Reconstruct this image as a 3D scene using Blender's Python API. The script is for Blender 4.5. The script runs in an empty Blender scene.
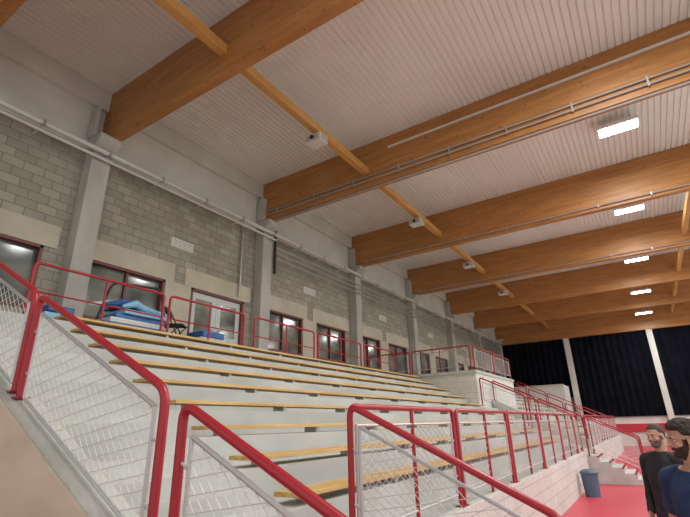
import bpy, bmesh, math, random
import numpy as np
from mathutils import Vector, Matrix
from mathutils import noise as NZ
random.seed(3)
scene = bpy.context.scene
scene.view_settings.view_transform = 'Standard'

# ---------------------------------------------------------------- materials
def new_mat(name, col, rough=0.7, metal=0.0, spec=None):
    m = bpy.data.materials.new(name); m.use_nodes = True
    b = m.node_tree.nodes['Principled BSDF']
    b.inputs['Base Color'].default_value = (*col, 1)
    b.inputs['Roughness'].default_value = rough
    b.inputs['Metallic'].default_value = metal
    if spec is not None: b.inputs['Specular IOR Level'].default_value = spec
    return m

def noise_mat(name, c1, c2, scale=4, stretch=(1,1,1), rough=0.75, detail=5, bump=0.0, metal=0.0, lo=0.35, hi=0.65):
    m = new_mat(name, c1, rough, metal)
    nt = m.node_tree; b = nt.nodes['Principled BSDF']
    tc = nt.nodes.new('ShaderNodeTexCoord'); mp = nt.nodes.new('ShaderNodeMapping')
    mp.inputs['Scale'].default_value = stretch
    n = nt.nodes.new('ShaderNodeTexNoise'); n.inputs['Scale'].default_value = scale; n.inputs['Detail'].default_value = detail
    r = nt.nodes.new('ShaderNodeValToRGB')
    r.color_ramp.elements[0].position = lo; r.color_ramp.elements[0].color = (*c1,1)
    r.color_ramp.elements[1].position = hi; r.color_ramp.elements[1].color = (*c2,1)
    nt.links.new(tc.outputs['Object'], mp.inputs['Vector']); nt.links.new(mp.outputs[0], n.inputs['Vector'])
    nt.links.new(n.outputs['Fac'], r.inputs[0]); nt.links.new(r.outputs[0], b.inputs['Base Color'])
    if bump:
        bp = nt.nodes.new('ShaderNodeBump'); bp.inputs['Strength'].default_value = bump; bp.inputs['Distance'].default_value = 0.01
        nt.links.new(n.outputs['Fac'], bp.inputs['Height']); nt.links.new(bp.outputs[0], b.inputs['Normal'])
    return m

def block_mat(name, c1, c2, mortar, axis='YZ', bw=0.4, bh=0.2, ms=0.012):
    m = new_mat(name, c1, 0.9)
    nt = m.node_tree; b = nt.nodes['Principled BSDF']
    tc = nt.nodes.new('ShaderNodeTexCoord'); sp = nt.nodes.new('ShaderNodeSeparateXYZ'); cb = nt.nodes.new('ShaderNodeCombineXYZ')
    nt.links.new(tc.outputs['Object'], sp.inputs[0])
    nt.links.new(sp.outputs[axis[0]], cb.inputs[0]); nt.links.new(sp.outputs[axis[1]], cb.inputs[1])
    br = nt.nodes.new('ShaderNodeTexBrick'); br.inputs['Scale'].default_value = 1
    br.inputs['Brick Width'].default_value = bw; br.inputs['Row Height'].default_value = bh
    br.inputs['Mortar Size'].default_value = ms; br.inputs['Mortar Smooth'].default_value = 0.2
    br.inputs['Color1'].default_value = (*c1,1); br.inputs['Color2'].default_value = (*c2,1); br.inputs['Mortar'].default_value = (*mortar,1)
    nt.links.new(cb.outputs[0], br.inputs['Vector'])
    n = nt.nodes.new('ShaderNodeTexNoise'); n.inputs['Scale'].default_value = 1.3; n.inputs['Detail'].default_value = 6
    nt.links.new(tc.outputs['Object'], n.inputs['Vector'])
    mr = nt.nodes.new('ShaderNodeMapRange'); mr.inputs[3].default_value = 0.75; mr.inputs[4].default_value = 1.25
    nt.links.new(n.outputs['Fac'], mr.inputs[0])
    mx = nt.nodes.new('ShaderNodeVectorMath'); mx.operation = 'SCALE'
    nt.links.new(br.outputs['Color'], mx.inputs[0]); nt.links.new(mr.outputs[0], mx.inputs['Scale'])
    nt.links.new(mx.outputs[0], b.inputs['Base Color'])
    bp = nt.nodes.new('ShaderNodeBump'); bp.inputs['Strength'].default_value = 0.4; bp.inputs['Distance'].default_value = 0.01; bp.invert = True
    nt.links.new(br.outputs['Fac'], bp.inputs['Height']); nt.links.new(bp.outputs[0], b.inputs['Normal'])
    return m

def glulam_mat(name, c1, c2, dark):
    m = noise_mat(name, c1, c2, 1.0, (0.9, 5, 7), 0.45, 6)
    nt = m.node_tree; b = nt.nodes['Principled BSDF']
    ramp = [n for n in nt.nodes if n.type == 'VALTORGB'][0]
    tc = [n for n in nt.nodes if n.type == 'TEX_COORD'][0]
    sp = nt.nodes.new('ShaderNodeSeparateXYZ'); cb = nt.nodes.new('ShaderNodeCombineXYZ')
    nt.links.new(tc.outputs['Object'], sp.inputs[0]); nt.links.new(sp.outputs['X'], cb.inputs[0]); nt.links.new(sp.outputs['Z'], cb.inputs[1])
    br = nt.nodes.new('ShaderNodeTexBrick'); br.inputs['Scale'].default_value = 1
    br.inputs['Brick Width'].default_value = 2.3; br.inputs['Row Height'].default_value = 0.045; br.inputs['Mortar Size'].default_value = 0.001
    br.inputs['Color1'].default_value = (0.9,0.9,0.9,1); br.inputs['Color2'].default_value = (1.08,1.08,1.08,1); br.inputs['Mortar'].default_value = (0.75,0.75,0.75,1)
    nt.links.new(cb.outputs[0], br.inputs['Vector'])
    mx = nt.nodes.new('ShaderNodeVectorMath'); mx.operation = 'MULTIPLY'
    nt.links.new(ramp.outputs[0], mx.inputs[0]); nt.links.new(br.outputs['Color'], mx.inputs[1])
    v = nt.nodes.new('ShaderNodeTexNoise'); v.inputs['Scale'].default_value = 9; v.inputs['Detail'].default_value = 2
    nt.links.new(tc.outputs['Object'], v.inputs['Vector'])
    r2 = nt.nodes.new('ShaderNodeValToRGB'); r2.color_ramp.elements[0].position = 0.64; r2.color_ramp.elements[1].position = 0.73
    r2.color_ramp.elements[0].color = (0,0,0,1); r2.color_ramp.elements[1].color = (0.75,0.75,0.75,1)
    nt.links.new(v.outputs['Fac'], r2.inputs[0])
    mix = nt.nodes.new('ShaderNodeMix'); mix.data_type = 'RGBA'
    nt.links.new(r2.outputs[0], mix.inputs[0]); nt.links.new(mx.outputs[0], mix.inputs[6]); mix.inputs[7].default_value = (*dark,1)
    nt.links.new(mix.outputs[2], b.inputs['Base Color'])
    return m

M = {}
M['glulam'] = glulam_mat('glulam_timber', (0.35,0.15,0.04), (0.46,0.21,0.062), (0.18,0.07,0.022))
M['strut'] = noise_mat('strut_timber', (0.50,0.25,0.065), (0.62,0.33,0.10), 1.5, (8,0.6,8), 0.5)
M['deck'] = noise_mat('roof_deck_paint', (0.72,0.72,0.67), (0.78,0.78,0.73), 0.5, rough=0.5)
M['block'] = block_mat('concrete_block', (0.28,0.262,0.212), (0.365,0.34,0.28), (0.21,0.195,0.16))
M['whiteblock'] = block_mat('painted_block', (0.60,0.59,0.56), (0.64,0.63,0.60), (0.45,0.44,0.42), 'YZ', 0.4, 0.2, 0.008)
M['whiteblockx'] = block_mat('painted_block_x', (0.62,0.61,0.57), (0.66,0.65,0.61), (0.5,0.49,0.46), 'XZ', 0.4, 0.2, 0.008)
M['conc'] = noise_mat('grey_concrete', (0.42,0.42,0.39), (0.52,0.52,0.485), 2.5, detail=8, rough=0.85, bump=0.1)
M['tread'] = noise_mat('tribune_concrete', (0.43,0.435,0.415), (0.55,0.555,0.53), 1.8, (1,0.4,1), detail=8, rough=0.85, bump=0.1)
M['colconc'] = noise_mat('column_concrete', (0.38,0.37,0.335), (0.48,0.465,0.425), 2, (1,1,0.5), detail=6, rough=0.85)
M['edge'] = noise_mat('edge_beam_concrete', (0.54,0.53,0.48), (0.62,0.61,0.56), 1, detail=6, rough=0.8)
M['lintel'] = noise_mat('lintel_concrete', (0.45,0.41,0.32), (0.53,0.485,0.39), 1.5, detail=6, rough=0.85)
M['beige'] = noise_mat('formwork_concrete', (0.52,0.46,0.35), (0.66,0.60,0.48), 2.2, (0.6,1,1.6), detail=8, rough=0.8, bump=0.12)
M['red'] = new_mat('red_paint', (0.36,0.012,0.025), 0.32)
M['galv'] = new_mat('galvanised_steel', (0.52,0.53,0.53), 0.45, 0.5)
M['wire'] = new_mat('mesh_wire', (0.62,0.63,0.62), 0.5, 0.2)
M['bench'] = noise_mat('bench_timber', (0.52,0.32,0.10), (0.68,0.46,0.19), 2, (10,0.7,10), 0.45)
M['floor'] = noise_mat('sports_floor', (0.50,0.04,0.07), (0.55,0.055,0.085), 0.6, rough=0.4)
M['bounce_court'] = noise_mat('court_bounce_surface', (0.52,0.54,0.53), (0.57,0.59,0.58), 0.6, rough=0.4)  # invented pale neutral court colour, added to bounce untinted light up to the ceiling
M['white'] = new_mat('white_paint', (0.75,0.75,0.72), 0.5)
M['offwhite'] = new_mat('offwhite_plastic', (0.62,0.62,0.58), 0.5)
M['darkframe'] = new_mat('window_frame_brown', (0.16,0.035,0.03), 0.45)
M['greydoor'] = new_mat('door_paint', (0.52,0.55,0.54), 0.45)
M['glass'] = noise_mat('window_glass', (0.06,0.075,0.07), (0.24,0.26,0.22), 1.1, (1,1,1.5), 0.1, 2)  # opaque pane; lighter blotches paint in reflections and the room behind
M['black'] = new_mat('black_rubber', (0.02,0.02,0.022), 0.7)
M['curtain'] = noise_mat('navy_curtain', (0.003,0.004,0.007), (0.006,0.007,0.012), 1.5, rough=1.0)
M['curtain'].node_tree.nodes['Principled BSDF'].inputs['Specular IOR Level'].default_value = 0.1
M['blue'] = noise_mat('blue_vinyl', (0.02,0.08,0.28), (0.05,0.18,0.45), 3, rough=0.4)
M['bluebin'] = new_mat('bin_plastic', (0.075,0.135,0.20), 0.5)
M['redcloth'] = new_mat('red_cloth', (0.5,0.04,0.05), 0.8)
M['lightblue'] = new_mat('light_blue_vinyl', (0.25,0.5,0.7), 0.5)
M['pipe'] = new_mat('pipe_paint', (0.58,0.57,0.53), 0.5)
M['metalpipe'] = new_mat('conduit_metal', (0.42,0.41,0.40), 0.35, 0.6)
em = bpy.data.materials.new('led_emitter'); em.use_nodes = True
eb = em.node_tree.nodes['Principled BSDF']; eb.inputs['Emission Color'].default_value = (0.95,0.98,1,1); eb.inputs['Emission Strength'].default_value = 30
M['led'] = em

# ---------------------------------------------------------------- mesh builder
class MB:
    def __init__(s, name, mats):
        s.name = name; s.mats = mats; s.v = []; s.f = []; s.mi = []
    def k(s, m): 
        if m not in s.mats: s.mats.append(m)
        return s.mats.index(m)
    def box(s, x0,x1,y0,y1,z0,z1,m):
        n = len(s.v)
        s.v += [(x0,y0,z0),(x1,y0,z0),(x1,y1,z0),(x0,y1,z0),(x0,y0,z1),(x1,y0,z1),(x1,y1,z1),(x0,y1,z1)]
        for f in [(3,2,1,0),(4,5,6,7),(0,1,5,4),(1,2,6,5),(2,3,7,6),(3,0,4,7)]:
            s.f.append(tuple(n+i for i in f)); s.mi.append(s.k(m))
    def prism(s, poly, y0, y1, m):   # poly in (x,z)
        n = len(s.v); c = len(poly)
        s.v += [(p[0],y0,p[1]) for p in poly] + [(p[0],y1,p[1]) for p in poly]
        s.f.append(tuple(range(n,n+c))); s.mi.append(s.k(m))
        s.f.append(tuple(range(n+2*c-1,n+c-1,-1))); s.mi.append(s.k(m))
        for i in range(c):
            j = (i+1)%c
            s.f.append((n+i,n+c+i,n+c+j,n+j)); s.mi.append(s.k(m))
    def tube(s, pts, r, m, seg=8, cap=True):
        pts = [Vector(p) for p in pts]; n0 = len(s.v)
        t = (pts[1]-pts[0]).normalized()
        a = Vector((0,0,1)) if abs(t.z) < 0.9 else Vector((1,0,0))
        nrm = t.cross(a).normalized()
        for i,p in enumerate(pts):
            if i == 0: d = pts[1]-pts[0]
            elif i == len(pts)-1: d = pts[-1]-pts[-2]
            else: d = (pts[i+1]-p).normalized() + (p-pts[i-1]).normalized()
            d.normalize()
            nrm = (nrm - d*nrm.dot(d)).normalized(); b = d.cross(nrm)
            rr = r if not isinstance(r,(list,tuple)) else r[i]
            for q in range(seg):
                an = 2*math.pi*q/seg
                s.v.append(tuple(p + nrm*math.cos(an)*rr + b*math.sin(an)*rr))
        for i in range(len(pts)-1):
            for q in range(seg):
                q2 = (q+1)%seg
                s.f.append((n0+i*seg+q, n0+i*seg+q2, n0+(i+1)*seg+q2, n0+(i+1)*seg+q)); s.mi.append(s.k(m))
        if cap:
            s.f.append(tuple(n0+q for q in reversed(range(seg)))); s.mi.append(s.k(m))
            e = n0+(len(pts)-1)*seg
            s.f.append(tuple(e+q for q in range(seg))); s.mi.append(s.k(m))
    def done(s, smooth=False, bevel=0, parent=None):
        me = bpy.data.meshes.new(s.name); me.from_pydata(s.v, [], s.f)
        for m in s.mats: me.materials.append(M[m] if isinstance(m,str) else m)
        me.polygons.foreach_set('material_index', s.mi)
        me.update()
        bm = bmesh.new(); bm.from_mesh(me); bmesh.ops.recalc_face_normals(bm, faces=bm.faces); bm.to_mesh(me); bm.free()
        ob = bpy.data.objects.new(s.name, me); scene.collection.objects.link(ob)
        if smooth:
            for p in me.polygons: p.use_smooth = True
            md = ob.modifiers.new('wn','EDGE_SPLIT'); md.split_angle = math.radians(40)
        if bevel:
            b = ob.modifiers.new('bev','BEVEL'); b.width = bevel; b.segments = 2
        if parent: ob.parent = parent
        return ob

def fillet(pts, rad, n=5):
    pts = [Vector(p) for p in pts]; out = [pts[0]]
    for i in range(1,len(pts)-1):
        a,b,c = pts[i-1],pts[i],pts[i+1]
        u = (a-b).normalized(); w = (c-b).normalized()
        r = min(rad,(a-b).length*0.45,(c-b).length*0.45)
        p0 = b+u*r; p1 = b+w*r
        for k in range(n+1):
            t = k/n
            out.append(p0*(1-t)**2 + b*2*t*(1-t) + p1*t*t)
    out.append(pts[-1]); return out

def wire_panel(mb, O, U, V, lu, lv, cu, cv, r, m):
    O,U,V = Vector(O),Vector(U),Vector(V)
    for sgn in (1,-1):
        lo = 0 if sgn>0 else -lv/cv
        hi = lu/cu + (lv/cv if sgn>0 else 0)
        k = math.floor(lo)+0.5
        while k < hi:
            pts = []
            for t in (0,lv):
                ss = (k - sgn*t/cv)*cu
                pts.append((ss,t))
            (s0,t0),(s1,t1) = pts
            def cl(s0,t0,s1,t1,b):
                f = (b-s0)/(s1-s0); return (b, t0+(t1-t0)*f)
            if not (max(s0,s1) <= 0 or min(s0,s1) >= lu):
                A,B = (s0,t0),(s1,t1)
                if A[0] < 0: A = cl(s0,t0,s1,t1,0)
                if A[0] > lu: A = cl(s0,t0,s1,t1,lu)
                if B[0] < 0: B = cl(s0,t0,s1,t1,0)
                if B[0] > lu: B = cl(s0,t0,s1,t1,lu)
                P = O+U*A[0]+V*A[1]; Q = O+U*B[0]+V*B[1]
                if (P-Q).length > 0.005: mb.tube([P,Q], r, m, 3, False)
            k += 1

def guard(name, P0, P1, d0, d1, top=0.12, bot=0.74, mesh=True, cu=0.13, cv=0.075, wr=0.0027, midposts=0, rr=0.025, rails=()):
    mb = MB(name, [])
    P0,P1 = Vector(P0),Vector(P1); dz = Vector((0,0,-1))
    mb.tube(fillet([P0+dz*d0, P0, P1, P1+dz*d1], 0.09), rr, 'red', 10)
    U = (P1-P0); L = U.length; U.normalize()
    for P,d in ((P0,d0),(P1,d1)):
        B = P+dz*d
        mb.box(B.x-0.05,B.x+0.05,B.y-0.05,B.y+0.05,B.z-0.004,B.z+0.008,'red')
    for i in range(midposts):
        f = (i+1)/(midposts+1); P = P0.lerp(P1,f); mb.tube([P, P+dz*(d0+(d1-d0)*f)], rr*0.8, 'red', 8)
    for h in rails:
        mb.tube([P0+dz*h, P1+dz*h], rr*0.55, 'red', 6)
    if mesh:
        a = P0+U*0.09; ln = L-0.18; V = Vector((0,0,-1))
        c = [a+V*top, a+U*ln+V*top, a+U*ln+V*bot, a+V*bot]
        for i in range(4):
            mb.tube([c[i], c[(i+1)%4]], 0.013, 'galv', 6)
        for f in (0.25,0.75):
            for q in (0,1):
                A = (P0 if q==0 else P1)+V*(top+(bot-top)*f); B = A+(U if q==0 else -U)*0.09
                mb.tube([A,B],0.008,'galv',6)
        wire_panel(mb, c[0], U, V, ln, bot-top, cu, cv, wr, 'wire')
    return mb.done(smooth=True)

# ---------------------------------------------------------------- constants
W = -10.0; Y0 = 4.5; SP = 5.8; YF = 39.6; XR = 14.0; YB = -6.0
BB = 8.36; BT = 9.85
beamY = [Y0+0.2]+[Y0+SP*i for i in range(1,6)] + [39.2]

mb = MB('floor', [])
mb.box(W-0.3,2.2,YB,YF+0.3,-0.2,0,'floor'); mb.box(2.2,XR,YB,YF+0.3,-0.2,0,'bounce_court'); mb.done()
mb = MB('court_line_marking', [])
mb.box(2.2,2.26,2,36,0.001,0.004,'white'); mb.box(2.26,12,20,20.05,0.001,0.004,'white'); mb.done()

mb = MB('ceiling', [])
prof = []; x = W-0.2; p = 0.15
while x < XR:
    prof += [(x,BT),(x+0.108,BT),(x+0.116,BT+0.03),(x+0.142,BT+0.03)]; x += p
n = len(prof)
mb.v = [(a,YB,b) for a,b in prof]+[(a,YF+0.3,b) for a,b in prof]
for i in range(n-1):
    mb.f.append((i,i+1,n+i+1,n+i)); mb.mi.append(mb.k('deck'))
mb.done()

def beam(y, bot=BB):
    mb = MB('roof_beam', [])
    mb.box(W+0.02,XR,y-0.11,y+0.11,bot,BT-0.005,'glulam')
    return mb.done(bevel=0.01)
for y in beamY[:-1]: beam(y)
beam(39.2, 7.85)
beam(1.62)
mb = MB('timber_strut', [])
ys = [-5]+[1.62]+beamY
for a,b in zip(ys[:-1],ys[1:]): mb.box(-5.77,-5.59,a+0.111,b-0.111,8.78,9.0,'strut')
mb.done(bevel=0.008)
mb = MB('timber_strut', [])
for a,b in zip(beamY[2:-1],beamY[3:]): mb.box(2.5,2.66,a+0.111,b-0.111,8.78,9.0,'strut')
mb.done(bevel=0.008)
for i in (1,2,3):
    y = beamY[i]-0.16
    mb = MB('cable_conduit', [])
    zz = 8.55 if i==1 else 8.48
    mb.tube([(W+0.4,y,zz),(XR,y,zz)],0.022,'metalpipe',8)
    if i==1:
        mb.tube([(W+0.4,y,zz+0.14),(XR,y,zz+0.14)],0.022,'metalpipe',8)
        mb.tube([(W+0.7,y+0.1,BB-0.03),(XR,y+0.1,BB-0.03)],0.03,'metalpipe',8)
    xx = W+0.9
    while xx < XR:
        mb.box(xx-0.02,xx+0.02,y-0.02,y+0.049,zz-0.05,zz+(0.2 if i==1 else 0.04),'metalpipe'); xx += 1.5
    mb.done(smooth=True)
mb = MB('cable_trunking', []); mb.box(-4.9,3.5,beamY[1]-0.16,beamY[1]-0.111,9.42,9.47,'offwhite'); mb.done()

for y in (7.7,13.7,19.4,25.2):
    mb = MB('ceiling_sensor_box', [])
    mb.tube([(-5.68,y,8.779),(-5.68,y,8.66)],0.02,'galv',8)
    mb.box(-5.9,-5.46,y-0.17,y+0.17,8.46,8.66,'offwhite')
    mb.box(-5.84,-5.52,y-0.19,y-0.17,8.5,8.62,'galv')
    mb.tube([(-5.68,y-0.18,8.56),(-5.68,y-0.24,8.54)],0.05,'black',12)
    mb.box(-5.93,-5.9,y-0.12,y+0.12,8.48,8.64,'galv')
    mb.box(-5.46,-5.43,y-0.12,y+0.12,8.48,8.64,'galv')
    mb.done(bevel=0.008)

for X in (0.85, 8.0):
    for y,z in ((2.9,9.5),(7.4,9.5),(13.2,9.5),(19.0,9.3),(24.8,8.98),(30.6,8.7),(36.2,8.5)):
        mb = MB('led_floodlight', [])
        mb.box(X-0.5,X+0.5,y-0.26,y+0.26,z,z+0.09,'white')
        for q in range(3):
            cx = X-0.33+0.33*q
            mb.box(cx-0.14,cx+0.14,y-0.21,y+0.21,z-0.012,z+0.001,'led')
        for q in (-0.35,0.35):
            mb.tube([(X+q,y,z+0.09),(X+q,y,BT+0.01)],0.012,'galv',6)
        for q in range(8):
            mb.box(X-0.45+q*0.12,X-0.43+q*0.12,y-0.2,y+0.2,z+0.09,z+0.13,'white')
        mb.done()
        l = bpy.data.lights.new('led_lamp','AREA'); l.shape='RECTANGLE'; l.size=0.9; l.size_y=0.4; l.energy=225; l.color=(1,0.985,0.94)
        lo = bpy.data.objects.new('led_lamp',l); lo.location=(X,y,z-0.03); scene.collection.objects.link(lo)

# ---------------------------------------------------------------- left wall
WT = 5.5; FL = 3.4
mb = MB('wall_left', [])
mb.box(W-0.3,W,YB,YF,5.5,8.1,'block')
openings = []
for n_ in range(-1,6):
    s = Y0+SP*n_
    openings += [(s+0.35,s+2.35,'w'),(s+3.2,s+5.2,'d' if n_==0 else 'w')]
openings = [o for o in openings if o[0] > -1.5]
last = YB
for a,b,t in openings:
    mb.box(W-0.3,W,last,a,0,5.5,'block'); last = b
    mb.box(W-0.3,W,a,b,0,FL if t=='d' else 4.15,'block')
mb.box(W-0.3,W,last,YF,0,5.5,'block')
mb.done()
mb = MB('trim_1', [])
mb.box(W-0.3,W+0.04,YB,YF,8.1,BT+0.05,'edge')
mb.box(W+0.04,W+0.16,YB,YF,9.3,BT-0.01,'edge')
mb.done()
mb = MB('trim_2', [])
for a,b,t in openings: mb.box(W,W+0.03,a-0.25,b+0.25,WT,WT+0.5,'lintel')
for i in range(len(openings)-1):
    if i%2==0:
        a = openings[i][1]; b = openings[i+1][0]
        mb.box(W,W+0.025,a+0.02,b-0.02,FL,WT,'lintel')
mb.done()
wi = 1
for a,b,t in openings:
    if t=='w':
        mb = MB('window_%d'%wi, []); wi += 1
        z0,z1 = 4.15,WT
        mb.box(W-0.16,W-0.14,a,b,z0,z1,'glass')
        fr = 0.06
        mb.box(W-0.14,W+0.01,a,a+fr,z0,z1,'darkframe'); mb.box(W-0.14,W+0.01,b-fr,b,z0,z1,'darkframe')
        mb.box(W-0.14,W+0.01,a,b,z1-fr,z1,'darkframe'); mb.box(W-0.14,W+0.04,a,b,z0,z0+fr,'darkframe')
        mb.box(W-0.14,W-0.06,(a+b)/2-0.03,(a+b)/2+0.03,z0,z1,'darkframe')
        mb.done()
    else:
        mb = MB('door_1', [])
        z0,z1 = FL+0.002,WT
        mb.box(W-0.14,W+0.01,a,a+0.07,z0,z1,'darkframe'); mb.box(W-0.14,W+0.01,b-0.07,b,z0,z1,'darkframe'); mb.box(W-0.14,W+0.01,a,b,z1-0.07,z1,'darkframe')
        for q in (0,1):
            y0 = a+0.08+q*((b-a-0.16)/2+0.005); y1 = y0+(b-a-0.17)/2
            mb.box(W-0.12,W-0.07,y0,y0+0.16,z0+0.01,z1-0.08,'greydoor'); mb.box(W-0.12,W-0.07,y1-0.16,y1,z0+0.01,z1-0.08,'greydoor')
            mb.box(W-0.12,W-0.07,y0+0.16,y1-0.16,z1-0.25,z1-0.08,'greydoor'); mb.box(W-0.12,W-0.07,y0+0.16,y1-0.16,z0+0.01,z0+0.9,'greydoor')
            mb.box(W-0.10,W-0.09,y0+0.16,y1-0.16,z0+0.9,z1-0.25,'glass')
            yh = y1-0.08 if q==0 else y0+0.08
            mb.tube([(W-0.07,yh,z0+1.05),(W-0.02,yh,z0+1.05),(W-0.02,yh+(-0.12 if q==0 else 0.12),z0+1.05)],0.012,'galv',6)
        mb.done()
for y in [beamY[0]-0.15]+beamY[1:-1]+[39.2]+[1.62-2.9]:
    mb = MB('concrete_column', [])
    mb.box(W+0.002,W+0.36,y-0.22,y+0.22,FL,8.05,'colconc')
    mb.prism([(W+0.002,8.05),(W+0.36,8.05),(W+0.62,8.22),(W+0.62,BB-0.001),(W+0.002,BB-0.001)],y-0.24,y+0.28,'colconc')
    if y < 30: mb.box(W+0.06,W+0.36,y-0.3,y-0.215 if y<5 else y-0.115,BB,9.2,'colconc')
    mb.done(bevel=0.012)
mb = MB('wall_pipe', [])
mb.tube([(W+0.46,YB,7.97),(W+0.46,YF-0.5,7.97)],0.06,'pipe',12)
mb.tube([(W+0.46,YB,7.78),(W+0.46,beamY[1]+0.3,7.78)],0.035,'pipe',8)
yy = YB+0.5
while yy < YF-1:
    mb.box(W,W+0.42,yy-0.02,yy+0.02,7.88,7.91,'pipe'); mb.box(W+0.4,W+0.53,yy-0.03,yy+0.03,7.905,8.035,'metalpipe'); yy += 1.45
mb.done(smooth=True)
mb = MB('wall_conduit', [])
for k,(dx,z) in enumerate(((0.42,7.55),(0.42,7.35),(0.42,7.15))):
    mb.tube([(W+dx,beamY[1]+0.3,z),(W+dx,YF-0.6,z)],0.026,'metalpipe',6)
mb.tube([(W+0.42,beamY[1]+0.3,6.6),(W+0.42,beamY[1]+0.3,9.25)],0.05,'black',8)
mb.done(smooth=True)
mb = MB('downpipe', [])
mb.tube([(W+0.1,9.4,5.6),(W+0.1,9.4,8.0)],0.03,'metalpipe',8); mb.done(smooth=True)
for i in range(0,5):
    y = Y0+SP*i+2.75
    mb = MB('vent_grille', [])
    mb.box(W+0.001,W+0.03,y-0.36,y+0.36,6.48,6.74,'offwhite')
    for k in range(3):
        for j in range(4):
            mb.box(W+0.03,W+0.036,y-0.31+j*0.16,y-0.18+j*0.16,6.52+k*0.07,6.545+k*0.07,'metalpipe')
    mb.done()

# ---------------------------------------------------------------- far wall
mb = MB('wall_back', []); mb.box(W-0.3,XR,YF,YF+0.3,0,BT+0.1,'whiteblockx'); mb.done()
mb = MB('trim_3', []); 
mb.box(-4.6,XR,YF-0.06,YF-0.001,0.9,1.45,'redcloth'); mb.box(-4.6,XR,YF-0.05,YF-0.001,1.46,1.9,'white'); mb.done()
cx = [-9.8,-4.6,0.95,6.5,12]
for c in cx:
    mb = MB('concrete_column', []); mb.box(c-0.19,c+0.19,YF-0.55,YF-0.001,0 if c>-7 else FL,7.84,'edge'); mb.done(bevel=0.01)
for a,b in zip(cx[:-1],cx[1:]):
    mb = MB('blackout_curtain', [])
    x0=a+0.2; x1=b-0.2; N=int((x1-x0)/0.05)
    base=[]
    for i in range(N+1):
        xx = x0+(x1-x0)*i/N
        yy = YF-0.22+0.05*math.sin(xx*14)+0.03*math.sin(xx*5.3+1)
        base.append((xx,yy))
    zb = 3.45 if a<-7 else 1.95
    mb.v=[(p_[0],p_[1],zb) for p_ in base]+[(p_[0],p_[1],7.84) for p_ in base]
    for i in range(N):
        mb.f.append((i,i+1,N+1+i+1,N+1+i)); mb.mi.append(mb.k('curtain'))
    mb.done(smooth=True)
mb = MB('storage_enclosure', [])
mb.box(-8.4,-5.0,36.5,38.9,FL+0.002,4.2,'white'); mb.box(-7.19,-5.0,36.5,38.9,0,FL,'white'); mb.box(-8.4,-5.0,36.46,36.5,4.1,4.25,'offwhite'); mb.done()

# ---------------------------------------------------------------- grandstand
NR = 9; RUN = 5.2/NR; RISE = 2.5/NR
def zs(x): return 0.9+0.4808*(abs(x)-2.0)
def prof_rows(x_end, sub=1):
    pts = [(-2.0,0.0),(-2.0,0.9)]
    z=0.9; x=-2.0
    for i in range(NR*sub):
        x -= RUN/sub; pts.append((round(x,4),z)); z += RISE/sub; pts.append((round(x,4),z))
    pts += [(x_end,z),(x_end,0.0)]
    return pts
mb = MB('grandstand', [])
mb.prism(prof_rows(-9.999),3.15,16.55,'tread')
mb.prism(prof_rows(-9.999,2),1.701,3.15,'tread')
mb.box(-9.999,-7.2,YB,1.44,0,FL,'tread')
mb.box(-2.0,-1.98,3.15,16.55,0,0.9,'whiteblock')
st = [p_ for p_ in prof_rows(-9.999,2) if p_[0] > -5.2]
mb.prism([q for q in st]+[(-5.25,st[-1][1]),(-5.25,0)],16.55,18.1,'tread')
mb.prism(prof_rows(-9.999),18.301,34,'tread')
mb.box(-1.999,-1.98,18.1,34,0,0.9,'whiteblock')
mb.box(-9.999,-7.2,34,YF-0.01,0,FL,'tread')
mb.box(-9.998,-5.1,16.56,22,0,3.5,'whiteblockx')
mb.box(-9.998,-5.06,16.5,22.04,3.5,3.6,'tread')
mb.done()
def lower_stair(y0,y1):
    mb = MB('concrete_stair', [])
    pts=[(-1.979,0)]; 
    x=-1.979; z=0.75
    pts.append((x,z))
    for i in range(5):
        x += 0.3; pts.append((x,z)); z -= 0.15; pts.append((x,z if i<4 else 0))
    mb.prism(pts,y0,y1,'tread')
    x=-1.979; z=0.75
    for i in range(5):
        x += 0.3
        mb.box(x-0.05,x+0.004,y0-0.001,y1+0.001,z-0.03,z+0.004,'red'); z -= 0.15
    mb.done()
lower_stair(1.705,3.1); lower_stair(16.6,18.1)

mb = MB('wall_parapet', [])
def pz(x): return zs(x)+0.24
zl = 0.9+0.24-0.4808*1.6
mb.prism([(-9.9,0),(-0.4,0),(-0.4,zl),(-2,pz(-2)),(-7.2,pz(-7.2)),(-9.9,pz(-7.2))],1.45,1.69,'beige')
mb.prism([(-0.4,zl),(-2,pz(-2)),(-7.2,pz(-7.2)),(-7.2,pz(-7.2)+0.012),(-2,pz(-2)+0.012),(-0.4,zl+0.012)],1.46,1.7,'conc')
mb.done()
mb = MB('wall_parapet_far', [])
mb.prism([(-5.05,0),(-2,0),(-2,pz(-2)),(-5.05,pz(-5.05))],18.1,18.3,'conc'); mb.done()

def benches(y0,y1,imin=1):
    for i in range(imin,NR+1):
        x = -2.0-RUN*i; z = 0.9+RISE*i
        mb = MB('wooden_bench', [])
        for k in range(3):
            xe = x-0.04-k*0.1
            mb.box(xe-0.09,xe,y0,y1,z+0.065,z+0.105,'bench')
        yy = y0+0.3
        while yy < y1:
            mb.box(x-0.30,x-0.10,yy-0.03,yy+0.03,z+0.001,z+0.065,'galv'); yy += 1.6
        mb.done(bevel=0.004)
benches(3.3,16.4)
benches(22.3,33.8)

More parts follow.
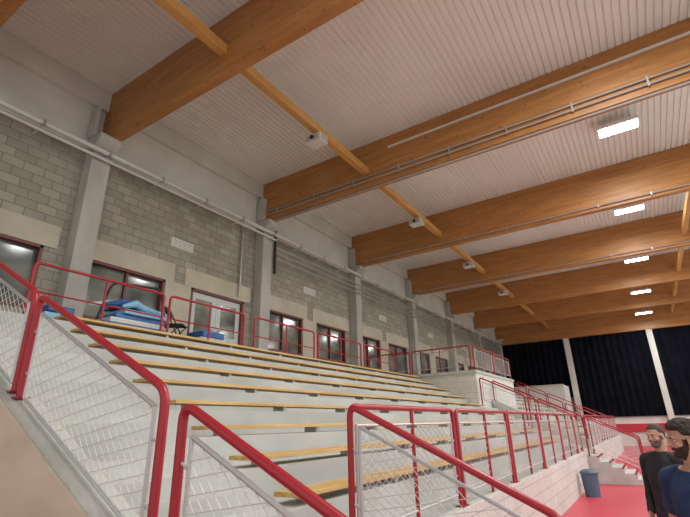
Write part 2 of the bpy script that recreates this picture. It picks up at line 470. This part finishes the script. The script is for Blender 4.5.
# ---------------------------------------------------------------- railings
def rz(x): return 2.0+0.4808*(abs(x)-2.15)
Yn = 1.57
for xa,xb in ((-3.86,-2.16),(-5.66,-3.96),(-7.42,-5.76)):
    guard('stair_railing',(xa,Yn,rz(xa)),(xb,Yn,rz(xb)),rz(xa)-pz(xa)-0.012,rz(xb)-pz(xb)-0.012)
xa,xb=-2.0,-0.45
h=lambda x: 0.9+0.24-0.4808*(2-abs(x))+0.012
guard('stair_railing',(xa,Yn,rz(xa)),(xb,Yn,rz(xb)),rz(xa)-h(xa),rz(xb)-h(xb),bot=0.72)
guard('stair_railing',(-1.95,3.06,1.95),(-0.55,3.06,1.95-0.67),1.2,1.125,bot=0.85)
ys = [3.25,5.7,8.15,10.6,13.05,15.5]
for a,b in zip(ys[:-1],ys[1:]):
    guard('guard_railing',(-2.07,a,1.95),(-2.07,b-0.12,1.95),1.045,1.045,top=0.15,bot=0.92,midposts=1)
guard('guard_railing',(-2.07,15.5,1.95),(-2.07,16.45,1.95),1.045,1.045,top=0.15,bot=0.92)
y=18.4
while y < 33:
    guard('guard_railing',(-2.07,y,1.95),(-2.07,y+2.35,1.95),1.045,1.045,top=0.15,bot=0.92,cu=0.2,cv=0.12,wr=0.004,midposts=1); y += 2.45
for yy in (16.6,18.2):
    for xa,xb in ((-3.45,-2.1),(-5.0,-3.55)):
        base = (lambda x: zs(x)) if yy<17 else (lambda x: pz(x))
        guard('stair_railing',(xa,yy,rz(xa)-0.05),(xb,yy,rz(xb)-0.05),rz(xa)-0.05-base(xa),rz(xb)-0.05-base(xb),cu=0.16,cv=0.1,wr=0.0035)
    guard('stair_railing',(-1.92,yy+(0.05 if yy<17 else -0.15),1.9),(-0.55,yy+(0.05 if yy<17 else -0.15),1.25),1.145,1.095,bot=0.85,cu=0.16,cv=0.1,wr=0.0035)
for yy in (24.5,29.5):
    for xa,xb in ((-3.45,-2.1),(-5.0,-3.55),(-6.6,-5.1)):
        guard('stair_railing',(xa,yy,rz(xa)-0.05),(xb,yy,rz(xb)-0.05),1.0,1.0,mesh=False,rails=(0.5,))
for a,b in ((2.86,5.16),(5.3,7.3),(7.65,10.0),(10.2,12.5),(12.7,14.9)):
    guard('guard_railing',(-7.48,a,4.28),(-7.48,b,4.28),0.875,0.875,mesh=False,midposts=1,rails=(0.45,))
guard('guard_railing',(-7.6,16.62,4.5),(-5.25,16.62,4.5),0.895,0.895,cu=0.16,cv=0.1,wr=0.0035,midposts=1)
guard('guard_railing',(-9.55,16.62,4.5),(-7.7,16.62,4.5),0.895,0.895,cu=0.16,cv=0.1,wr=0.0035,midposts=1)
guard('guard_railing',(-5.15,16.75,4.5),(-5.15,19.2,4.5),0.895,0.895,cu=0.16,cv=0.1,wr=0.0035,midposts=1)
guard('guard_railing',(-5.15,19.35,4.5),(-5.15,21.9,4.5),0.895,0.895,cu=0.16,cv=0.1,wr=0.0035,midposts=1)

# ---------------------------------------------------------------- props
mb = MB('waste_bin', [])
def cylr(mb,cx,cy,zr,m,seg=20):
    n0=len(mb.v)
    for z,r in zr:
        for q in range(seg):
            a=2*math.pi*q/seg; mb.v.append((cx+r*math.cos(a),cy+r*math.sin(a),z))
    for i in range(len(zr)-1):
        for q in range(seg):
            q2=(q+1)%seg; mb.f.append((n0+i*seg+q,n0+i*seg+q2,n0+(i+1)*seg+q2,n0+(i+1)*seg+q)); mb.mi.append(mb.k(m))
    mb.f.append(tuple(n0+q for q in reversed(range(seg)))); mb.mi.append(mb.k(m))
    e=n0+(len(zr)-1)*seg; mb.f.append(tuple(e+q for q in range(seg))); mb.mi.append(mb.k(m))
cylr(mb,-1.7,13.9,[(0.001,0.17),(0.5,0.2),(0.52,0.22),(0.56,0.22),(0.57,0.2),(0.60,0.18),(0.62,0.1)],'bluebin')
mb.done(smooth=True)
mb = MB('mat_trolley', [])
cx_,cy_ = -8.05,4.75
F = FL+0.002
for dx in (-0.35,0.35):
    for dy in (-0.65,0.65):
        cylr(mb,cx_+dx,cy_+dy,[(F,0.05),(F+0.1,0.05)],'black',10)
mb.box(cx_-0.42,cx_+0.42,cy_-0.75,cy_+0.75,F+0.1,F+0.15,'galv')
mb.tube(fillet([(cx_+0.3,cy_-0.7,F+0.15),(cx_+0.3,cy_-0.5,F+0.95),(cx_+0.3,cy_+0.5,F+1.05),(cx_+0.3,cy_+0.7,F+0.3)],0.15),0.022,'black',8)
mats_=['blue','white','blue','lightblue']
rr_=random.Random(5)
for k in range(4):
    o=rr_.uniform(-0.08,0.08)
    mb.box(cx_-0.36+0.03*(k%2),cx_+0.38-0.03*(k%3),cy_-0.6+0.1*k+o,cy_+0.62-0.06*(k%2)+o,F+0.15+k*0.09,F+0.235+k*0.09,mats_[k])
for k in range(5):
    a=rr_.uniform(-0.25,0.25); z=F+0.56+0.03*(k%2); x_=cx_-0.3+0.14*k
    mb.tube([(x_,cy_-0.45+a,z),(x_+0.04,cy_-0.1+a*0.5,z+0.09),(x_-0.03,cy_+0.2,z+0.05),(x_+0.02,cy_+0.5+a,z-0.02)],[0.03,0.08,0.07,0.03],['blue','redcloth','white','blue','lightblue'][k],10)
mb.done(bevel=0.008)
def chair(cx,cy,yaw):
    mb = MB('folding_chair', [])
    R = Matrix.Translation((cx,cy,F)) @ Matrix.Rotation(yaw,4,'Z')
    T = lambda p: tuple(R @ Vector(p))
    for s in (-0.2,0.2):
        mb.tube([T((s,-0.22,0.01)),T((s,0.2,0.82))],0.013,'black',8)
        mb.tube([T((s*0.9,0.25,0.01)),T((s*0.9,-0.18,0.44))],0.013,'black',8)
    mb.tube([T((-0.2,0.2,0.82)),T((0.2,0.2,0.82))],0.013,'black',8)
    mb.tube([T((-0.2,-0.2,0.04)),T((0.2,-0.2,0.04))],0.01,'black',8)
    def slab(P,th):
        n=len(mb.v); mb.v.extend([T(q) for q in P]+[T((q[0],q[1]+th[1],q[2]+th[2])) for q in P])
        for f in [(3,2,1,0),(4,5,6,7),(0,1,5,4),(1,2,6,5),(2,3,7,6),(3,0,4,7)]:
            mb.f.append(tuple(n+i for i in f)); mb.mi.append(mb.k('black'))
    slab([(-0.19,-0.2,0.43),(0.19,-0.2,0.43),(0.19,0.18,0.44),(-0.19,0.18,0.44)],(0,0,0.02))
    slab([(-0.19,0.12,0.62),(0.19,0.12,0.62),(0.19,0.2,0.8),(-0.19,0.2,0.8)],(0,0.02,0))
    mb.done()
chair(-8.0,5.85,2.2)
mb = MB('folded_gym_mat', [])
for k in range(3): mb.box(-8.3,-7.75,6.3+0.04*k,7.1-0.05*k,F+k*0.14,F+0.13+k*0.14,['blue','white','blue'][k])
mb.done(bevel=0.02)
mb = MB('folded_gym_mat', [])
for k in range(3): mb.box(-8.3,-7.75,3.2+0.04*k,3.8-0.05*k,F+k*0.12,F+0.11+k*0.12,['blue','lightblue','blue'][k])
mb.done(bevel=0.02)

# ---------------------------------------------------------------- people
skin = noise_mat('skin', (0.46,0.25,0.17), (0.52,0.30,0.21), 12, rough=0.55)
def make_person(loc, yaw, mats, scale=1.0, curly=True, headturn=0.0, headtilt=0.0, elbow=(0.5,0.5), longsleeve=False, hairc=(0.02,0.014,0.01)):
    root = bpy.data.objects.new('man', None); scene.collection.objects.link(root)
    caps = []
    def C(p0,r0,p1,r1,m): caps.append((Vector(p0),r0,Vector(p1),r1,m))
    bm = bmesh.new()
    SH,PA,SK,SO,BE = 0,1,2,3,4
    for s in (-1,1):
        C((s*0.095,0,0.9),0.102,(s*0.11,0.015,0.5),0.070,PA)
        C((s*0.11,0.015,0.5),0.070,(s*0.12,-0.02,0.12),0.055,PA)
        C((s*0.12,-0.03,0.05),0.048,(s*0.14,0.15,0.036),0.036,SO)
        C((s*0.12,-0.02,0.12),0.05,(s*0.12,-0.03,0.05),0.048,SO)
        C((s*0.11,-0.01,1.455),0.062,(s*0.195,-0.005,1.425),0.070,SH)
        sh = Vector((s*0.195,-0.005,1.425)); el = Vector((s*0.265,-0.05,1.14))
        if longsleeve:
            C(sh,0.070,el,0.054,SH)
        else:
            mid = sh.lerp(el,0.68); C(sh,0.070,mid,0.064,SH); C(mid,0.05,el,0.045,SK)
        eb = elbow[0] if s<0 else elbow[1]
        wr = el + Vector((s*-0.03, math.sin(eb)*0.26, -math.cos(eb)*0.26))
        C(el,0.050 if longsleeve else 0.044,wr,0.038 if longsleeve else 0.028,SH if longsleeve else SK)
        d = (wr-el).normalized(); side = Vector((0,math.cos(eb),math.sin(eb)))
        C(wr-d*0.02,0.027,wr+d*0.03,0.026,SK)
        for q in (-0.022,0,0.022):
            C(wr+d*0.02+side*q*0.6,0.016,wr+d*0.085+side*q*1.2,0.015,SK)
        for q,(off,ln) in enumerate(((-0.03,0.060),(-0.01,0.074),(0.01,0.080),(0.03,0.070))):
            a = wr+d*0.085+side*off; inw = Vector((-s,0,0))
            b = a+(d*0.9+inw*0.25).normalized()*ln*0.5; c = b+(d*0.6+inw*0.8).normalized()*ln*0.5
            C(a,0.0105,b,0.009,SK); C(b,0.009,c,0.008,SK)
        a = wr+d*0.025+side*0.028; b = a+(d*0.6+side*0.75+Vector((-s*0.4,0,0))).normalized()*0.04
        C(a,0.014,b,0.012,SK); C(b,0.012,b+(d*0.9+side*0.2+Vector((-s*0.3,0,0))).normalized()*0.032,0.010,SK)
    C((0,-0.025,1.46),0.066,(0,-0.02,1.62),0.060,SK)
    def sph(c,rx,ry,rz_,R=None,seg=20):
        mtx = Matrix.Translation(c) @ (R or Matrix.Identity(4)) @ Matrix.Diagonal((rx,ry,rz_,1))
        bmesh.ops.create_uvsphere(bm,u_segments=seg,v_segments=seg//2+2,radius=1,matrix=mtx)
    HR = Matrix.Translation((0,-0.005,1.58)) @ Matrix.Rotation(headturn,4,'Z') @ Matrix.Rotation(headtilt,4,'X') @ Matrix.Translation((0,0.005,-1.58))
    R4 = HR.to_3x3().to_4x4()
    def hs(c,rx,ry,rz_): sph(HR @ Vector(c),rx,ry,rz_,R4)
    hs((0,-0.01,1.715),0.077,0.097,0.098)
    hs((0,0.02,1.655),0.064,0.070,0.078)
    hs((0,0.047,1.603),0.040,0.042,0.030)
    hs((0,0.080,1.716),0.052,0.016,0.012)
    hs((0,0.090,1.685),0.011,0.018,0.030); hs((0,0.102,1.666),0.016,0.016,0.011)
    hs((0,0.084,1.636),0.024,0.012,0.006); hs((0,0.082,1.626),0.021,0.012,0.007)
    for s in (-1,1):
        hs((s*0.077,-0.008,1.68),0.010,0.021,0.032); hs((s*0.038,0.062,1.666),0.022,0.020,0.018)
    sec = [(0.84,.13,.10,0),(0.90,.172,.126,0),(0.97,.182,.132,0),(1.06,.174,.128,0.006),(1.17,.174,.130,0.012),(1.28,.186,.132,0.006),(1.37,.19,.126,-.002),(1.44,.165,.105,-.008),(1.49,.108,.082,-.014),(1.52,.07,.068,-.016)]
    seg=28; rings=[]
    for z,rx,ry,oy in sec:
        rings.append([bm.verts.new((rx*math.cos(2*math.pi*q/seg),oy+ry*math.sin(2*math.pi*q/seg),z)) for q in range(seg)])
    for i in range(len(rings)-1):
        for q in range(seg):
            q2=(q+1)%seg; bm.faces.new((rings[i][q],rings[i][q2],rings[i+1][q2],rings[i+1][q]))
    bm.faces.new(list(reversed(rings[0]))); bm.faces.new(rings[-1])
    for p0,r0,p1,r1,m in caps:
        sph(p0,r0,r0,r0,seg=14); sph(p1,r1,r1,r1,seg=14)
        d = p1-p0; L = d.length
        rot = Vector((0,0,1)).rotation_difference(d.normalized()).to_matrix().to_4x4()
        bmesh.ops.create_cone(bm,cap_ends=True,segments=16,radius1=r0,radius2=r1,depth=L,matrix=Matrix.Translation((p0+p1)/2)@rot)
    me = bpy.data.meshes.new('body'); bm.to_mesh(me); bm.free()
    ob = bpy.data.objects.new('body',me); scene.collection.objects.link(ob)
    rm = ob.modifiers.new('r','REMESH'); rm.mode='VOXEL'; rm.voxel_size=0.006
    sm = ob.modifiers.new('s','SMOOTH'); sm.factor=0.5; sm.iterations=4
    dg = bpy.context.evaluated_depsgraph_get(); dg.update()
    me2 = bpy.data.meshes.new_from_object(ob.evaluated_get(dg)); ob.modifiers.clear(); ob.data = me2
    me2.materials.clear()
    for m in mats: me2.materials.append(m)
    nf = len(me2.polygons); cen = np.empty(nf*3); me2.polygons.foreach_get('center',cen); cen = cen.reshape(-1,3)
    best = np.full(nf,1e9); mi = np.zeros(nf,int)
    for p0,r0,p1,r1,m in caps:
        a=np.array(p0); b=np.array(p1); ab=b-a
        t=np.clip(((cen-a)@ab)/(ab@ab),0,1); dd=np.linalg.norm(cen-(a+t[:,None]*ab),axis=1)-(r0+(r1-r0)*t)
        k=dd<best; best[k]=dd[k]; mi[k]=m
    zz=np.array([q[0] for q in sec]); rx=np.interp(cen[:,2],zz,[q[1] for q in sec]); ry=np.interp(cen[:,2],zz,[q[2] for q in sec]); oy=np.interp(cen[:,2],zz,[q[3] for q in sec])
    e=np.sqrt((cen[:,0]/rx)**2+((cen[:,1]-oy)/ry)**2); td=(e-1)*np.minimum(rx,ry)
    k=(cen[:,2]>0.83)&(cen[:,2]<1.528)&(td<best+0.004)
    mi[k&(cen[:,2]>0.93)]=SH; mi[k&(cen[:,2]<=0.93)&(mi!=SK)]=PA
    col = cen[:,2]+0.25*cen[:,1]
    mi[(np.hypot(cen[:,0],cen[:,1]+0.01)<0.10)&(col>1.503+ (0.03 if longsleeve else 0))]=SK
    mi[cen[:,2]>1.56]=SK
    inv = HR.inverted(); hl = (np.array(inv.to_3x3())@cen.T).T+np.array(inv.translation)
    hx,hy,hz = np.abs(hl[:,0]),hl[:,1],hl[:,2]
    top = 1.643+0.35*np.clip(hx-0.02,0,0.06)
    k=(cen[:,2]>1.545)&(hz<top)&(hy>0.01+0.5*(1.64-hz)*0.6)&(hz>1.565)
    k|=(hz>1.64)&(hz<1.652)&(hx<0.03)&(hy>0.07)
    k|=(hz>=1.63)&(hz<1.70)&(hx>0.055)&(hy>0.006)&(hy<0.034)
    k&=~((np.abs(hz-1.631)<0.006)&(hx<0.02)&(hy>0.07))
    mi[k]=BE
    me2.polygons.foreach_set('material_index',mi.astype(np.int32))
    cloth = np.zeros(len(me2.vertices),bool)
    for p in me2.polygons: p.use_smooth=True
    vi=np.zeros(len(me2.loops),int); me2.loops.foreach_get('vertex_index',vi)
    lt=np.zeros(nf,int); me2.polygons.foreach_get('loop_total',lt); fm=np.repeat(mi,lt)
    cloth[vi[(fm==SH)|(fm==PA)]]=True; cloth[vi[(fm!=SH)&(fm!=PA)]]=False
    beardv=np.zeros(len(me2.vertices),bool); beardv[vi[fm==BE]]=True
    nrm=[v.normal.copy() for v in me2.vertices]
    for i,v in enumerate(me2.vertices):
        if cloth[i]:
            c=v.co; f_=abs(NZ.noise(Vector((c.x*5,c.y*5,c.z*11+c.x*6))))
            v.co=c+nrm[i]*(0.005+0.009*f_)
        elif beardv[i]:
            v.co=v.co+nrm[i]*(0.004+0.004*NZ.noise(v.co*110))
    ob.parent = root
    bm = bmesh.new(); bmesh.ops.create_icosphere(bm,subdivisions=6,radius=1)
    th = 0.024 if curly else 0.008
    c0 = Vector((0,-0.012,1.716))
    for v in bm.verts:
        d = v.co.normalized()
        base = Vector((d.x*0.077,d.y*0.097,d.z*0.098))
        fr = d.y
        pts_=[(-1,-0.78),(-0.45,-0.72),(-0.25,-0.42),(-0.12,0.0),(0.12,0.02),(0.32,0.05),(0.5,0.40),(1,0.48)]
        line=pts_[-1][1]
        for (a0,l0),(a1,l1) in zip(pts_[:-1],pts_[1:]):
            if fr<=a1: line=l0+(l1-l0)*(fr-a0)/(a1-a0); break
        cover = max(0.0,min(1.0,(d.z-line)/0.14))
        n1 = NZ.noise(base*(55 if curly else 120)); n2 = abs(NZ.noise(base*(95)+Vector((3,1,2))))
        t_ = th*(0.75+0.25*d.z)+(0.012*n1+0.010*n2 if curly else 0.002*n1)
        v.co = c0 + base*(0.90+0.10*cover) + d*t_*cover
    hm = bpy.data.meshes.new('hair'); bm.to_mesh(hm); bm.free()
    hm.materials.append(noise_mat('hair_colour',hairc,tuple(min(1,c*2.0) for c in hairc),60,rough=0.8))
    for p in hm.polygons: p.use_smooth=True
    hm.transform(HR)
    ho = bpy.data.objects.new('hair',hm); scene.collection.objects.link(ho); ho.parent=root
    white_eye = new_mat('eye_white',(0.6,0.57,0.53),0.3); iris=new_mat('iris',(0.03,0.015,0.01),0.2)
    bm = bmesh.new()
    for s in (-1,1): bmesh.ops.create_uvsphere(bm,u_segments=12,v_segments=8,radius=1,matrix=Matrix.Translation((s*0.031,0.074,1.694))@Matrix.Diagonal((0.014,0.009,0.0065,1)))
    nw = len(bm.faces)
    for s in (-1,1): bmesh.ops.create_uvsphere(bm,u_segments=10,v_segments=8,radius=0.0055,matrix=Matrix.Translation((s*0.031,0.0785,1.694)))
    ni = len(bm.faces)
    for s in (-1,1): bmesh.ops.create_uvsphere(bm,u_segments=10,v_segments=8,radius=1,matrix=Matrix.Translation((s*0.032,0.0885,1.716))@Matrix.Rotation(-s*0.12,4,'Y')@Matrix.Diagonal((0.02,0.008,0.0045,1)))
    bm.faces.ensure_lookup_table()
    for i,f in enumerate(bm.faces): f.material_index = 0 if i<nw else (1 if i<ni else 2); f.smooth=True
    em_ = bpy.data.meshes.new('eyes'); bm.to_mesh(em_); bm.free(); em_.transform(HR)
    em_.materials.append(white_eye); em_.materials.append(iris); em_.materials.append(mats[4])
    eo = bpy.data.objects.new('eyes',em_); scene.collection.objects.link(eo); eo.parent=root
    root.location = loc; root.rotation_euler=(0,0,yaw); root.scale=(scale,)*3
    return root
navy = noise_mat('navy_tshirt',(0.012,0.028,0.085),(0.02,0.042,0.115),9,rough=0.9)
blackj = noise_mat('black_jacket',(0.010,0.011,0.014),(0.02,0.021,0.026),9,rough=0.8)
jeans = noise_mat('dark_jeans',(0.02,0.025,0.04),(0.03,0.04,0.06),20,rough=0.9)
shoe = new_mat('shoe_leather',(0.02,0.02,0.02),0.5)
beardm = noise_mat('beard',(0.025,0.016,0.011),(0.06,0.04,0.03),80,rough=0.9)
beardg = noise_mat('grey_beard',(0.08,0.06,0.05),(0.2,0.17,0.15),80,rough=0.9)
def yaw_for(dx,dy): return math.atan2(-dx,dy)
make_person((0.15,4.15,0.004), yaw_for(-0.62,-0.78), [navy,jeans,skin,shoe,beardm], 0.975, True, headturn=-0.6, headtilt=-0.12, elbow=(0.45,0.3))
make_person((-0.03,6.3,0.004), yaw_for(-0.6,-0.8), [blackj,jeans,skin,shoe,beardg], 0.955, False, headtilt=-0.1, elbow=(0.5,0.4), longsleeve=True, hairc=(0.03,0.025,0.022))

# ---------------------------------------------------------------- world + camera
w = bpy.data.worlds.new('world'); scene.world = w; w.use_nodes = True
w.node_tree.nodes['Background'].inputs[0].default_value = (0.97,1.0,0.96,1); w.node_tree.nodes['Background'].inputs[1].default_value = 0.98

cam = bpy.data.cameras.new('camera'); co = bpy.data.objects.new('camera',cam); scene.collection.objects.link(co)
cam.sensor_width=36; cam.lens=36*448/690; cam.clip_start=0.05
r=Vector((.8374,.5461,-.0240)); u=Vector((.2101,-.2810,.9364)); f=Vector((-.5046,.7892,.350))
co.matrix_world = Matrix((( r.x,u.x,-f.x,0),(r.y,u.y,-f.y,0),(r.z,u.z,-f.z,1.8),(0,0,0,1)))
scene.camera = co
